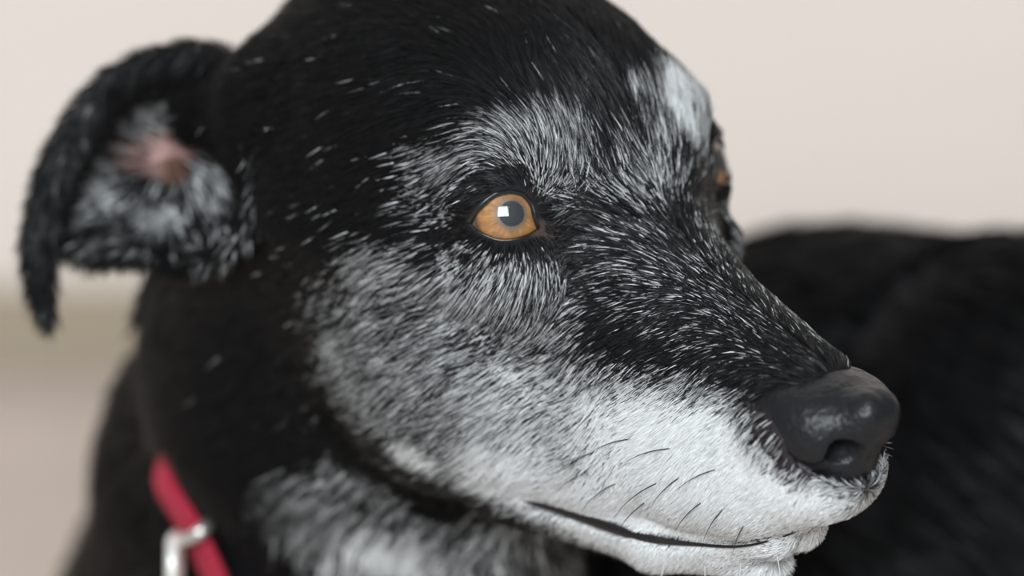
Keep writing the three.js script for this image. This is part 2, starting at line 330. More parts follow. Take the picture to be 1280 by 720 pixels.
function whiteness(x, y, z) {
  let w = x < -6.5 ? 0.001 : 0.004;
  for (const [c, r, s, side, full] of PATCHES) {
    if (side && side * z < 0) continue;
    const zz = side ? z - c[2] : Math.abs(z) - Math.abs(c[2]), a = (x - c[0]) / r[0], b = (y - c[1]) / r[1], e = zz / r[2], q = a * a + b * b + e * e;
    if (q < 1) w = lerp(w, s, sstep(1, full, q));
  }
  const [a, b, c] = eyeFrame(x, y, z);
  if (c > 0) { const p = inPolygon(a, b, LID), tear = Math.hypot((a - 1.0) / 0.8, (b + 0.3) / 0.42), crease = Math.hypot((a + 0.1) / 0.75, (b - 0.85) / 0.2); w *= sstep(0.08, 0.3, p) * sstep(0.4, 1.1, tear) * sstep(0.5, 1.2, crease); }
  if (x > 6.2) w *= lerp(0.72, 1, sstep(0.05, 0.36, noseShape(x, y, z)));
  return w;
}
function tearCorner(x, y, z) { const [a, b, c] = eyeFrame(x, y, z); return c > 0 ? Math.hypot((a - 0.98) / 0.42, (b + 0.3) / 0.26) : 9; }
function skinColour(x, y, z) {
  const tc = sstep(1.3, 0.6, tearCorner(x, y, z)); if (tc > 0.02) return [lerp(0.012, 0.05, tc), lerp(0.012, 0.038, tc), lerp(0.014, 0.032, tc)];
  const w = whiteness(x, y, z), k = sstep(0.15, 0.95, w), m = x > -1 && y < -4 ? sstep(0.16, 0.34, mouthDistance(x, y, Math.abs(z))) : 1;
  const q = x > 5.5 ? sstep(0.25, 0.75, Math.max(ell(x, y, Math.abs(z), [7.8, -2.95, 0], [1.65, 1.2, 1.55]), 0)) * sstep(-1.9, -2.6, y) : 1;
  const g = sstep(-2.2, -3.0, y); if (q < 1) return [lerp(lerp(0.01, 0.03, g), 0.4, q * k), lerp(lerp(0.01, 0.025, g), 0.36, q * k), lerp(lerp(0.01, 0.028, g), 0.35, q * k)];
  return [lerp(0.012, lerp(0.012, 0.42, k), m), lerp(0.012, lerp(0.012, 0.37, k), m), lerp(0.014, lerp(0.014, 0.36, k), m)];
}

// ---------------------------------------------------------------- the dog
const dog = new THREE.Group(); dog.name = 'dog'; dog.position.set(...DOG);
dog.userData = { label: 'black dog with a greying white muzzle and amber eyes lying and gazing aside', category: 'dog' };
scene.add(dog);
function part(name, geo, mat, parent = dog) { const m = new THREE.Mesh(geo, mat); m.name = name; m.castShadow = m.receiveShadow = true; parent.add(m); return m; }

const HB = [[-12.6, -10.2, -6.6], [10.8, 5.4, 6.8]], inBox = (x, y, z, b) => x > b[0][0] && x < b[1][0] && y > b[0][1] && y < b[1][1] && z > b[0][2] && z < b[1][2];
const eyeBox = (s) => [[EYE[0] - 1.3, EYE[1] - 1.5, s > 0 ? EYE[2] - 0.8 : -EYE[2] - 1.9], [EYE[0] + 2.1, EYE[1] + 1.7, s > 0 ? EYE[2] + 1.9 : -EYE[2] + 0.8]], EB = [eyeBox(1), eyeBox(-1)];
const grow = (b, e) => [b[0].map((v) => v - e), b[1].map((v) => v + e)];
const headMesh = meshField(bodySkin, ...grow(HB, 0.3), 0.11, (x, y, z) => inBox(x, y, z, grow(HB, 0.05)) && !inBox(x, y, z, EB[0]) && !inBox(x, y, z, EB[1]));
const eyeMeshes = EB.map((b) => meshField(bodyShape, ...grow(b, 0.2), 0.045, (x, y, z) => inBox(x, y, z, grow(b, 0.05))));
const trunkMesh = meshField(bodySkin, [-28, -34, -38], [16, 3, 17], 0.36, (x, y, z) => !inBox(x, y, z, grow(HB, -0.6)));
const bodyMesh = joinMeshes([headMesh, ...eyeMeshes, trunkMesh]);
part('body', toGeometry(bodyMesh, skinColour), new THREE.MeshPhysicalMaterial({ vertexColors: true, roughness: 0.7, specularIntensity: 0.15 }));

// everything below the body is built in head axes and moved by this
const toDogMatrix = new THREE.Matrix4().makeBasis(new THREE.Vector3(...HX), new THREE.Vector3(...HY), new THREE.Vector3(...HZ)).scale(new THREE.Vector3(0.01, 0.01, 0.01)).setPosition(HO[0] - DOG[0], HO[1] - DOG[1], HO[2] - DOG[2]);
function place(geo, side = 1) {  // head axes to the dog's; side -1 mirrors to its left
  const g = geo.clone();
  if (side < 0) {
    g.applyMatrix4(new THREE.Matrix4().makeScale(1, 1, -1));
    if (!g.index) g.setIndex([...Array(g.attributes.position.count).keys()]);
    const a = g.index.array; for (let i = 0; i < a.length; i += 3) { const t = a[i + 1]; a[i + 1] = a[i + 2]; a[i + 2] = t; }
  }
  return g.applyMatrix4(toDogMatrix);
}
function sweep(points, radii, sides = 10, steps = 40, flat = 1, flatDir = null, closed = false) { // round or flattened tube with a changing radius
  const curve = new THREE.CatmullRomCurve3(points.map(v3), closed), fr = curve.computeFrenetFrames(steps, closed), P = [], I = [], n = steps + 1;
  for (let i = 0; i < n; i++) {
    const t = i / steps, c = curve.getPointAt(t), u = t * (radii.length - 1), k = Math.min(Math.floor(u), radii.length - 2), r = lerp(radii[k], radii[k + 1], u - k);
    let N = fr.normals[i].clone(), B = fr.binormals[i].clone();
    if (flatDir) { N = v3(flatDir).addScaledVector(fr.tangents[i], -v3(flatDir).dot(fr.tangents[i])).normalize(); B = new THREE.Vector3().crossVectors(fr.tangents[i], N); }
    for (let j = 0; j < sides; j++) { const a = (j / sides) * 2 * Math.PI, p = c.clone().addScaledVector(N, Math.cos(a) * r * flat).addScaledVector(B, Math.sin(a) * r); P.push(p.x, p.y, p.z); }
  }
  for (let i = 0; i < steps; i++) for (let j = 0; j < sides; j++) { const a = i * sides + j, b = i * sides + ((j + 1) % sides), c = a + sides, d = b + sides; I.push(a, b, c, b, d, c); }
  for (const [row, f] of closed ? [] : [[0, 1], [n - 1, -1]]) { const o = row * sides; for (let j = 1; j + 1 < sides; j++) f > 0 ? I.push(o, o + j + 1, o + j) : I.push(o, o + j, o + j + 1); }
  const g = new THREE.BufferGeometry(); g.setAttribute('position', new THREE.Float32BufferAttribute(P, 3)); g.setIndex(I); g.computeVertexNormals(); return g;
}
const paint = (g, f) => { const p = g.attributes.position, c = new Float32Array(p.count * 3); for (let i = 0; i < p.count; i++) c.set(f(p.getX(i), p.getY(i), p.getZ(i)), i * 3); g.setAttribute('color', new THREE.BufferAttribute(c, 3)); return g; };

// eyes
const EM = new THREE.Matrix4().makeBasis(v3(E1), v3(E2), v3(E3)).setPosition(...EYE);
const gazeM = (() => {
  const z = v3(GAZE).normalize(), x = new THREE.Vector3(...E1).addScaledVector(z, -v3(E1).dot(z)).normalize(), y = new THREE.Vector3().crossVectors(z, x);
  return new THREE.Matrix4().makeBasis(x, y, z).setPosition(...EYE);
})();
const M = {
  eyeball: new THREE.MeshStandardMaterial({ color: new THREE.Color(0.16, 0.1, 0.07), roughness: 0.25 }),
  iris: new THREE.MeshStandardMaterial({ vertexColors: true, roughness: 0.5 }),
  pupil: new THREE.MeshStandardMaterial({ color: new THREE.Color(0.014, 0.02, 0.024), roughness: 0.7 }),
  cornea: new THREE.MeshPhysicalMaterial({ color: 0xffffff, transmission: 1, thickness: 0, roughness: 0.02, ior: 1.55 }),
  lid: new THREE.MeshStandardMaterial({ color: new THREE.Color(0.012, 0.01, 0.01), roughness: 0.3 }),
  nose: new THREE.MeshPhysicalMaterial({ vertexColors: true, roughness: 0.4, specularIntensity: 0.55 }),
  hair: new THREE.MeshPhysicalMaterial({ vertexColors: true, roughness: 0.4, specularIntensity: 0.27, side: THREE.DoubleSide }),
  sleek: new THREE.MeshPhysicalMaterial({ vertexColors: true, roughness: 0.42, specularIntensity: 0.15, side: THREE.DoubleSide }),
  ear: new THREE.MeshStandardMaterial({ vertexColors: true, roughness: 0.65, side: THREE.DoubleSide }),
};
const irisGeo = (() => { // a shallow cone round the pupil, with spokes
  const R = 0.8, r0 = 0.29, rows = 20, cols = 120, P = [], C = [], I = [];
  for (let i = 0; i <= rows; i++) for (let j = 0; j <= cols; j++) {
    const s = i / rows, r = lerp(r0 * 0.9, R, s), a = (j / cols) * 2 * Math.PI, jj = j % cols;
    const dome = Math.sqrt(Math.max(0, 1.06 * 1.06 - r * r)) - 0.02;
    P.push(Math.cos(a) * r, Math.sin(a) * r, dome);
    const sp = vnoise(jj * 0.9, s * 3, 4.2) * 0.6 + vnoise(jj * 0.3, s * 7, 1.1) * 0.4, rim = sstep(0.8, 1.0, s), ring = 1 - sstep(0.0, 0.45, s), v = 0.45 + 1.1 * sp;
    let c = [0.34 * v, 0.162 * v, 0.055 * v];
    c = [lerp(c[0], 0.085, ring * 0.85), lerp(c[1], 0.08, ring * 0.85), lerp(c[2], 0.065, ring * 0.85)];
    c = c.map((q) => lerp(q, 0.03, rim * 0.85));
    C.push(...c);
  }
  for (let i = 0; i < rows; i++) for (let j = 0; j < cols; j++) { const a = i * (cols + 1) + j, b = a + cols + 1; I.push(a, b, a + 1, b, b + 1, a + 1); }
  const g = new THREE.BufferGeometry(); g.setAttribute('position', new THREE.Float32BufferAttribute(P, 3)); g.setAttribute('color', new THREE.Float32BufferAttribute(C, 3)); g.setIndex(I); g.computeVertexNormals(); return g.applyMatrix4(gazeM);
})();
const capGeo = (R, ang, dz) => new THREE.SphereGeometry(R, 64, 24, 0, 2 * Math.PI, 0, ang).rotateX(Math.PI / 2).translate(0, 0, dz).applyMatrix4(gazeM);
const lidGeo = (pts, r) => {
  const out = pts.map(([a, b]) => [a, b, Math.sqrt(Math.max(0.05, 1.13 * 1.13 - a * a - b * b))]);
  return sweep(out, Array(3).fill(r), 8, 60).applyMatrix4(EM);
};
for (const side of [1, -1]) {
  const eye = new THREE.Group(); eye.name = side > 0 ? 'eye' : 'eye_001'; eye.userData.label = side > 0 ? 'amber eye' : 'far amber eye'; dog.add(eye);
  const centre = new THREE.Vector3(EYE[0], EYE[1], side > 0 ? EYE[2] : -EYE[2] - FAR).applyMatrix4(toDogMatrix); eye.position.copy(centre);
  const add = (name, geo, mat) => { const m = part(name, place(side > 0 ? geo : geo.clone().translate(0, 0, FAR), side).translate(-centre.x, -centre.y, -centre.z), mat, eye); if (side < 0) m.name += '_001'; return m; };
  add('eyeball', new THREE.SphereGeometry(1.03, 48, 32).applyMatrix4(gazeM), M.eyeball);
  add('iris', irisGeo, M.iris);
  add('pupil', capGeo(1.035, 0.285, 0.015), M.pupil);
  add('cornea', capGeo(0.97, 1.05, 0.14), M.cornea);
  add('upper_eyelid', lidGeo([LID[0], LID[1], LID[2], LID[3], LID[4], LID[5], LID[6], LID[7], LID[8]], 0.085), M.lid);
  add('lower_eyelid', lidGeo([LID[8], LID[9], LID[10], LID[11], LID[12], LID[13], LID[0]], 0.045), M.lid);
}

// nose
const noseMesh = meshField(noseShape, [6.2, -4.8, -2.0], [10.4, -0.9, 2.0], 0.045);
part('nose', toGeometry(noseMesh, (x, y, z) => { let m = 1e9; for (let i = 0; i + 1 < FLANGE.length; i++) m = Math.min(m, cone(x, y, Math.abs(z), FLANGE[i], FLANGE[i + 1], 0, 0)); const t = sstep(0.2, 0.1, m); return [lerp(0.011, 0.06, t), lerp(0.012, 0.05, t), lerp(0.014, 0.056, t)]; }), M.nose);

// ears: a deep cup with thick walls, the folded leading edge with its hanging tip, and the fold at the cheek
const EAR_EDGE = [[-8.49, 0.55, 3.92], [-9.79, 0.76, 3.61], [-11.19, 0.59, 3.66], [-12.27, 0.04, 4.07], [-13.19, -0.74, 4.61], [-13.70, -1.76, 5.15], [-13.68, -2.76, 5.76], [-13.11, -3.64, 6.32], [-12.20, -4.07, 6.55], [-11.20, -4.27, 6.38], [-10.42, -3.99, 5.98], [-9.66, -3.90, 5.57], [-8.79, -3.88, 5.24], [-8.02, -3.54, 4.98], [-7.64, -2.85, 4.62], [-7.66, -1.79, 4.29], [-7.93, -0.47, 4.10]];
const EAR_FLAP = [[-10.09, 0.55, 3.79, 0.26], [-11.08, 0.42, 4.13, 0.33], [-11.84, 0.02, 4.69, 0.38], [-12.37, -0.66, 5.35, 0.42], [-12.48, -1.54, 6.09, 0.44], [-12.41, -2.44, 6.74, 0.42], [-12.19, -3.29, 7.19, 0.40], [-11.91, -4.04, 7.51, 0.36], [-11.65, -4.76, 7.67, 0.34], [-11.36, -5.35, 7.72, 0.28], [-11.13, -5.70, 7.68, 0.08]];
const EAR_FOLD = [[-7.90, 0.58, 4.22, 0.16], [-7.35, -0.31, 4.48, 0.17], [-6.98, -1.27, 4.68, 0.17], [-6.93, -2.24, 4.89, 0.18], [-7.21, -2.99, 5.20, 0.18], [-7.88, -3.43, 5.40, 0.16], [-8.62, -3.69, 5.42, 0.10]];
const EAR_MID = [-10.6, -1.8, 5.0], EU = [0.6476, 0.0628, -0.7593], EV = [-0.3317, 0.9204, -0.2068], EW = [0.6859, 0.3858, 0.617];   // the ear's own axes: across, up, out of the cup
const earAxes = (x, y, z) => { const q = [x - EAR_MID[0], y - EAR_MID[1], z - EAR_MID[2]]; return [EU, EV, EW].map((a) => a[0] * q[0] + a[1] * q[1] + a[2] * q[2]); };
const EAR_SKIN = [[-0.3, 0.35, 1.35, 0.9, [0.42, 0.25, 0.23]], [0.25, -0.3, 0.5, 0.4, [0.12, 0.06, 0.04]], [-0.9, -0.1, 0.6, 0.8, [0.2, 0.12, 0.11]]];
const earSkin = (x, y, z) => { const [u, v] = earAxes(x, y, z); let c = [0.03, 0.028, 0.028]; for (const [a, b, ru, rv, col] of EAR_SKIN) { const t = sstep(1.2, 0.3, ((u - a) / ru) ** 2 + ((v - b) / rv) ** 2); c = c.map((q, i) => lerp(q, col[i], t)); } return c; };
const EAR_WHITE = [[0.3, 1.2, 1.4, 0.6, 0.85], [1.2, -0.15, 0.9, 1.0, 0.42], [0.1, -1.3, 0.6, 0.4, 0.5], [-0.9, 1.0, 0.9, 0.7, 0.3], [-1.2, -0.6, 0.8, 0.9, 0.22]];
const earWhite = (x, y, z) => { const [u, v] = earAxes(x, y, z); let w = 0.03; for (const [a, b, ru, rv, s] of EAR_WHITE) w = lerp(w, s, sstep(1.2, 0.3, ((u - a) / ru) ** 2 + ((v - b) / rv) ** 2)); return w; };
function earCup(inner) {
  const edge = new THREE.CatmullRomCurve3(EAR_EDGE.map(v3), true), rows = 26, cols = 96, P = [], I = [], mid = v3(EAR_MID), out = v3(EW);
  for (let i = 0; i <= rows; i++) for (let j = 0; j < cols; j++) {
    const s = i / rows, b = edge.getPoint(j / cols), deep = 1.7 * (1 - Math.pow(s, 2)) + (inner ? 0 : 0.28), fold = inner ? 0.35 * (vnoise(Math.cos((j / cols) * 6.283) * 2 * s + 5, Math.sin((j / cols) * 6.283) * 3 * s + 3, 1) - 0.5) * s * (1 - s) * 4 : 0;
    const p = mid.clone().lerp(b, inner ? s : s * 1.03).addScaledVector(out, -deep * 0.9 + fold);
    P.push(p.x, p.y, p.z);
  }
  for (let i = 0; i < rows; i++) for (let j = 0; j < cols; j++) { const a = i * cols + j, b = i * cols + ((j + 1) % cols), c = a + cols, d = b + cols; if (!inner) I.push(a, b, c, b, d, c); else I.push(a, c, b, b, c, d); }
  const g = new THREE.BufferGeometry(); g.setAttribute('position', new THREE.Float32BufferAttribute(P, 3)); g.setIndex(I); g.computeVertexNormals(); return g;
}
const earInner = earCup(true), earOuter = earCup(false), dark = () => [0.012, 0.012, 0.013];
const flapGeo = sweep(EAR_FLAP, EAR_FLAP.map((p) => p[3]), 14, 60, 0.45, EW), foldGeo = sweep(EAR_FOLD, EAR_FOLD.map((p) => p[3]), 10, 40), rimGeo = sweep(EAR_EDGE, [0.15, 0.15], 8, 90, 1, null, true);
const earGeo = mergeGeometries([paint(earInner, earSkin), paint(earOuter, dark), paint(flapGeo, dark), paint(foldGeo, dark), paint(rimGeo, dark)]);
const ears = [1, -1].map((side) => part(side > 0 ? 'ear' : 'ear_001', place(earGeo, side), M.ear));
ears[0].userData.label = 'folded black ear showing its pink inside';

// ---------------------------------------------------------------- the collar round the neck
{
  const centre = v3(c).applyMatrix4(toDogMatrix), collar = new THREE.Group(); collar.name = 'collar'; collar.position.set(centre.x + DOG[0], centre.y + DOG[1], centre.z + DOG[2]); scene.add(collar);
  collar.userData = { label: 'red fabric collar with a shiny metal buckle round the dog\'s neck', category: 'collar' };
  const ringPoint = (i, out, up) => { const t = (i / K) * 2 * Math.PI, d = a.clone().multiplyScalar(Math.cos(t)).addScaledVector(b, Math.sin(t)), k = ((i % K) + K) % K, k0 = Math.floor(k), r = lerp(R[k0], R[(k0 + 1) % K], k - k0) + out; return v3(c).addScaledVector(d, r).addScaledVector(n, up); };
  const sect = [[0.16, -0.95], [0.34, -0.9], [0.38, 0], [0.34, 0.9], [0.16, 0.95], [0.12, 0]], P = [], I = [], S = sect.length;
  for (let i = 0; i < K; i++) { const k = collarSink(i); for (const [o, w] of sect) P.push(...ringPoint(i, lerp(o, -0.34 + (o - 0.12) * 0.3, k), w * lerp(1, 0.5, k)).toArray()); }
  for (let i = 0; i < K; i++) for (let j = 0; j < S; j++) { const p = i * S + j, q = i * S + ((j + 1) % S), r = ((i + 1) % K) * S + j, t = ((i + 1) % K) * S + ((j + 1) % S); I.push(p, r, q, q, r, t); }
  const g = new THREE.BufferGeometry(); g.setAttribute('position', new THREE.Float32BufferAttribute(P, 3)); g.setIndex(I); g.computeVertexNormals();
  const off = (q) => place(q).translate(-centre.x, -centre.y, -centre.z);
  part('band', off(g), new THREE.MeshPhysicalMaterial({ color: new THREE.Color(0.42, 0.012, 0.045), roughness: 0.75, sheen: 0.5, sheenColor: new THREE.Color(0.6, 0.05, 0.1) }), collar);
  const BK = 8, frame = [[0.45, -1.2], [0.6, -1.05], [0.62, 0], [0.6, 1.05], [0.45, 1.2], [0.16, 1.1], [0.1, 0], [0.16, -1.1]].map(([o, w]) => ringPoint(BK, o, w).toArray());
  part('buckle', off(sweep(frame, [0.17, 0.17], 12, 60, 1, null, true)), new THREE.MeshStandardMaterial({ color: 0xd8d8d4, metalness: 0.8, roughness: 0.3 }), collar).userData.label = 'shiny metal buckle';
  const hang = ringPoint(9.2, 1.05, -0.25); RING.splice(0, 3, hang.x, hang.y, hang.z);
  const ring = new THREE.TorusGeometry(0.72, 0.17, 14, 48).applyMatrix4(new THREE.Matrix4().makeBasis(v3(EW), v3(EV), v3(EU).negate()).setPosition(hang.x, hang.y, hang.z));
  part('ring', off(ring), new THREE.MeshStandardMaterial({ color: 0xf0f0ea, metalness: 0.35, roughness: 0.35 }), collar).userData.label = 'hanging metal ring';
}

// ---------------------------------------------------------------- fur
function Fur(max) {
  const pos = new Float32Array(max * 15), nor = new Float32Array(max * 15), col = new Float32Array(max * 15), idx = new Uint32Array(max * 9); let n = 0;
  return {
    hair(p, d, nn, L, w, lift, roll, c, droop = 0.6) { // root, flow along the skin, skin normal
      if (n >= max) return;
      const sx = d[1] * nn[2] - d[2] * nn[1], sy = d[2] * nn[0] - d[0] * nn[2], sz = d[0] * nn[1] - d[1] * nn[0], cr = Math.cos(roll), sr = Math.sin(roll);
      const ax = sx * cr + nn[0] * sr, ay = sy * cr + nn[1] * sr, az = sz * cr + nn[2] * sr, o = n * 15;
      const N = dirDog([nn[0] * cr - sx * sr, nn[1] * cr - sy * sr, nn[2] * cr - sz * sr]);
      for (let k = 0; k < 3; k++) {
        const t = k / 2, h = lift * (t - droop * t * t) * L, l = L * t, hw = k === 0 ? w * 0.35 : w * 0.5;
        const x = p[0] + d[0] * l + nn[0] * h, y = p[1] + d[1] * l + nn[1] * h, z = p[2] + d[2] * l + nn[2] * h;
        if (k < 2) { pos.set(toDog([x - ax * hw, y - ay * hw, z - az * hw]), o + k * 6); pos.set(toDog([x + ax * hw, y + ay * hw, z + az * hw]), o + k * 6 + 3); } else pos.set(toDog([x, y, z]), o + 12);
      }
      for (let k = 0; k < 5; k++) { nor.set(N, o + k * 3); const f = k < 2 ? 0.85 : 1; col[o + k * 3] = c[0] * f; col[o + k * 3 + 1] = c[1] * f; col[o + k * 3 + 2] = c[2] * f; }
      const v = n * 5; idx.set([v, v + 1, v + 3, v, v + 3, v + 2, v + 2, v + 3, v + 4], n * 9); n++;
    },
    build(name, parent, mat = M.hair) {
      const g = new THREE.BufferGeometry();
      g.setAttribute('position', new THREE.BufferAttribute(pos.subarray(0, n * 15), 3)); g.setAttribute('normal', new THREE.BufferAttribute(nor.subarray(0, n * 15), 3)); g.setAttribute('color', new THREE.BufferAttribute(col.subarray(0, n * 15), 3)); g.setIndex(new THREE.BufferAttribute(idx.slice(0, n * 9), 1));
      const m = part(name, g, mat, parent); m.userData.kind = 'stuff'; console.log(name, n); return m;
    },
  };
}
const tone = (white, r, grizzle = 0) => { if (white) { const v = 0.12 + 0.72 * r; return [v * 0.97, v * 0.99, v]; } const v = 0.004 + 0.010 * r * r + 0.035 * grizzle * r * r * r; return [v, v, v * 1.08]; };
function scatter(m, perArea, fn) { // calls fn(point, normal) at random places, perArea(x, y, z, n) to the square centimetre
  for (let t = 0; t < m.I.length; t += 3) {
    const [a, b, c] = [m.I[t] * 3, m.I[t + 1] * 3, m.I[t + 2] * 3], P = m.P, N = m.N;
    const ux = P[b] - P[a], uy = P[b + 1] - P[a + 1], uz = P[b + 2] - P[a + 2], vx = P[c] - P[a], vy = P[c + 1] - P[a + 1], vz = P[c + 2] - P[a + 2];
    const area = 0.5 * Math.hypot(uy * vz - uz * vy, uz * vx - ux * vz, ux * vy - uy * vx), q = perArea(P[a], P[a + 1], P[a + 2], [N[a], N[a + 1], N[a + 2]]) * area;
    let k = Math.floor(q) + (rnd() < q - Math.floor(q) ? 1 : 0);
    while (k-- > 0) {
      let r1 = rnd(), r2 = rnd(); if (r1 + r2 > 1) { r1 = 1 - r1; r2 = 1 - r2; } const r0 = 1 - r1 - r2;
      const mix = (A, i) => A[a + i] * r0 + A[b + i] * r1 + A[c + i] * r2, n = [mix(N, 0), mix(N, 1), mix(N, 2)], l = Math.hypot(...n) || 1;
      fn([mix(P, 0), mix(P, 1), mix(P, 2)], [n[0] / l, n[1] / l, n[2] / l]);
    }
  }
}
function onSkin(d, n) { const k = d[0] * n[0] + d[1] * n[1] + d[2] * n[2], q = [d[0] - n[0] * k, d[1] - n[1] * k, d[2] - n[2] * k], l = Math.hypot(...q) || 1; return [q[0] / l, q[1] / l, q[2] / l]; }
function flow(x, y, z) { // which way the coat lies
  const s = z < 0 ? -1 : 1, az = Math.abs(z);
  let d = [-1, -0.2 - 0.62 * sstep(0.8, 3.4, az), 0.1 * s];
  const side = sstep(0.5, 3, x) * sstep(0.2, -2.2, y);
  d = [lerp(d[0], -0.64, side), lerp(d[1], -0.86, side), d[2]];
  const bridge = sstep(0, 2, x) * sstep(lerp(2.0, 1.3, sstep(1, 4, x)), 0.5, az);
  d = [lerp(d[0], -1, bridge), lerp(d[1], 0.1, bridge), lerp(d[2], 0.25 * s, bridge)];
  const brow = sstep(2.6, 1.2, x) * sstep(-3, -0.5, x) * sstep(0.2, 1.2, y) * sstep(3.4, 1.8, az);
  d = [lerp(d[0], -0.55, brow), lerp(d[1], 1, brow), lerp(d[2], 0.2 * s, brow)];
  const jaw = sstep(-6.6, -7.2, y) * sstep(0, 1.5, x);
  d = [lerp(d[0], -0.5, jaw), lerp(d[1], -1, jaw), d[2]];
  const ex = x - EYE[0] - 0.5, ey = y - EYE[1] - 0.1, ez = az - EYE[2] - 0.6, e = Math.hypot(ex, ey, ez), w = sstep(2.6, 0.8, e) * 0.9;
  d = [d[0] + (w * 1.4 * ex) / e, d[1] + (w * 1.4 * ey) / e, d[2] + (s * w * 1.4 * ez) / e];
  const [ea, eb, ec] = eyeFrame(x, y, z), outer = ec > 0 ? sstep(0.35, -0.5, ea) * sstep(0.0, 0.4, eb) * sstep(2.8, 1.6, Math.hypot(ea, eb)) : 0;
  d = [lerp(d[0], -0.5, outer), lerp(d[1], -0.5, outer), lerp(d[2], 0.85 * s, outer)];
  const neck = sstep(-6, -11, y);
  return [lerp(d[0], -0.6, neck), lerp(d[1], -1, neck), d[2]];
}
const towards = (p, n) => { const q = [VIEW[0] - p[0], VIEW[1] - p[1], VIEW[2] - p[2]]; return (q[0] * n[0] + q[1] * n[1] + q[2] * n[2]) / Math.hypot(...q); };
const noseGap = (x, y, z) => noseShape(x, y, z);
const coat = new Fur(700000);
const inHead = (x, y, z) => inBox(x, y, z, HB);
scatter(joinMeshes([headMesh, ...eyeMeshes]), (x, y, z, n) => {
  const t = towards([x, y, z], n);
  if (t < -0.35) return 12;
  let k = t < 0 ? 500 : 1450;
  if (x > 6) k *= sstep(0.02, 0.2, noseGap(x, y, z));
  const [a, b, c] = eyeFrame(x, y, z); if (c > 0) { const p = inPolygon(a, b, LID); if (Math.hypot(a, b) < 2) k *= sstep(0.05, 0.2, p) * lerp(0.25, 1, sstep(0.7, 1.3, tearCorner(x, y, z))); }
  if (x > -1 && y < -4) k *= sstep(0.08, 0.17, mouthDistance(x, y, Math.abs(z)));
  return k;
}, (p, n) => {
  const [x, y, z] = p, f = flow(x, y, z), j = 0.35, big = [vnoise(x * 1.3, y * 1.3, z * 1.3) - 0.5, vnoise(x * 1.3 + 9, y * 1.3, z * 1.3) - 0.5, vnoise(x * 1.3, y * 1.3 + 9, z * 1.3) - 0.5];
  const d = onSkin([f[0] + (rnd() - 0.5) * j + big[0] * 0.5, f[1] + (rnd() - 0.5) * j + big[1] * 0.5, f[2] + (rnd() - 0.5) * j + big[2] * 0.5], n);
  const w = whiteness(x, y, z), along = x * d[0] + y * d[1] + z * d[2], q = [x - d[0] * along * 0.62, y - d[1] * along * 0.62, z - d[2] * along * 0.62];
  const clump = vnoise(q[0] * 9, q[1] * 9, q[2] * 9) * 0.65 + vnoise(q[0] * 19, q[1] * 19, q[2] * 19) * 0.35 - 0.5;
  const pale = sstep(0.4, 0.95, w), white = rnd() < w + clump * 4.4 * w * (1 - w);
  const [a, b, c] = eyeFrame(x, y, z), lid = c > 0 ? inPolygon(a, b, LID) : 9;
  let L = 0.75;
  L = lerp(L, 0.36, sstep(0.5, 4, x)); L = lerp(L, 0.24, sstep(7, 8.5, x)); L = lerp(L, 0.95, sstep(-4, -8, x)); L = lerp(L, 1.3, sstep(-7.5, -9.5, y)); L *= lerp(0.25, 1, sstep(0.0, 1.3, lid));
  if (x > 0 && y < -4.5) L *= lerp(0.45, 1, sstep(0.15, 0.9, mouthDistance(x, y, Math.abs(z))));
  L *= 0.7 + 0.6 * rnd();
  const lift = 0.32 + 0.25 * rnd();
  if (x < -2 && y < -1 && underCollar(p, d, n, L, lift, 0.6)) return;
  coat.hair(p, d, n, L, 0.015 + 0.01 * rnd(), lift, (rnd() - 0.5) * 1.6, tone(white, lerp(rnd() * 0.8, 0.7 + 0.3 * rnd(), pale), sstep(-2.5, 0.5, x)));
});
const longCoat = new Fur(260000);
scatter(trunkMesh, (x, y, z, n) => { const t = towards([x, y, z], n); if (t < -0.4) return 2; const q = collarClear([x, y, z]); if (q.w > 0.5 && q.w < 2.2 && q.o < 1) return 320; return x < -17 || z < -14 ? 26 : x > -11 && z > -6 ? 170 : 60; }, (p, n) => {
  const [x, y, z] = p, back = sstep(-7, -12, z), d = onSkin([lerp(-0.5, 0.8, back) + (rnd() - 0.5) * 0.3, lerp(-0.8, -0.43, back) + (rnd() - 0.5) * 0.3, lerp(-0.5, -0.38, back) + (rnd() - 0.5) * 0.3], n), w = y > -14 && x > -10 && z > -6 ? whiteness(x, y, z) - 0.006 : 0;
  const q = collarClear(p), L = 1.4 + 0.8 * rnd(), lift = q.w > 0.4 && q.w < 2.2 && towards(p, n) > 0.15 ? 0.48 : 0.3 + 0.2 * rnd();
  if (underCollar(p, d, n, L, lift, 0.6)) return;
  longCoat.hair(p, d, n, L, x > -11 && z > -6 ? 0.06 : 0.11, lift, (rnd() - 0.5) * 1.4, tone(rnd() < w, rnd() * 0.8), 0.6);
});
coat.build('coat', dog);
longCoat.build('body_coat', dog, M.sleek);


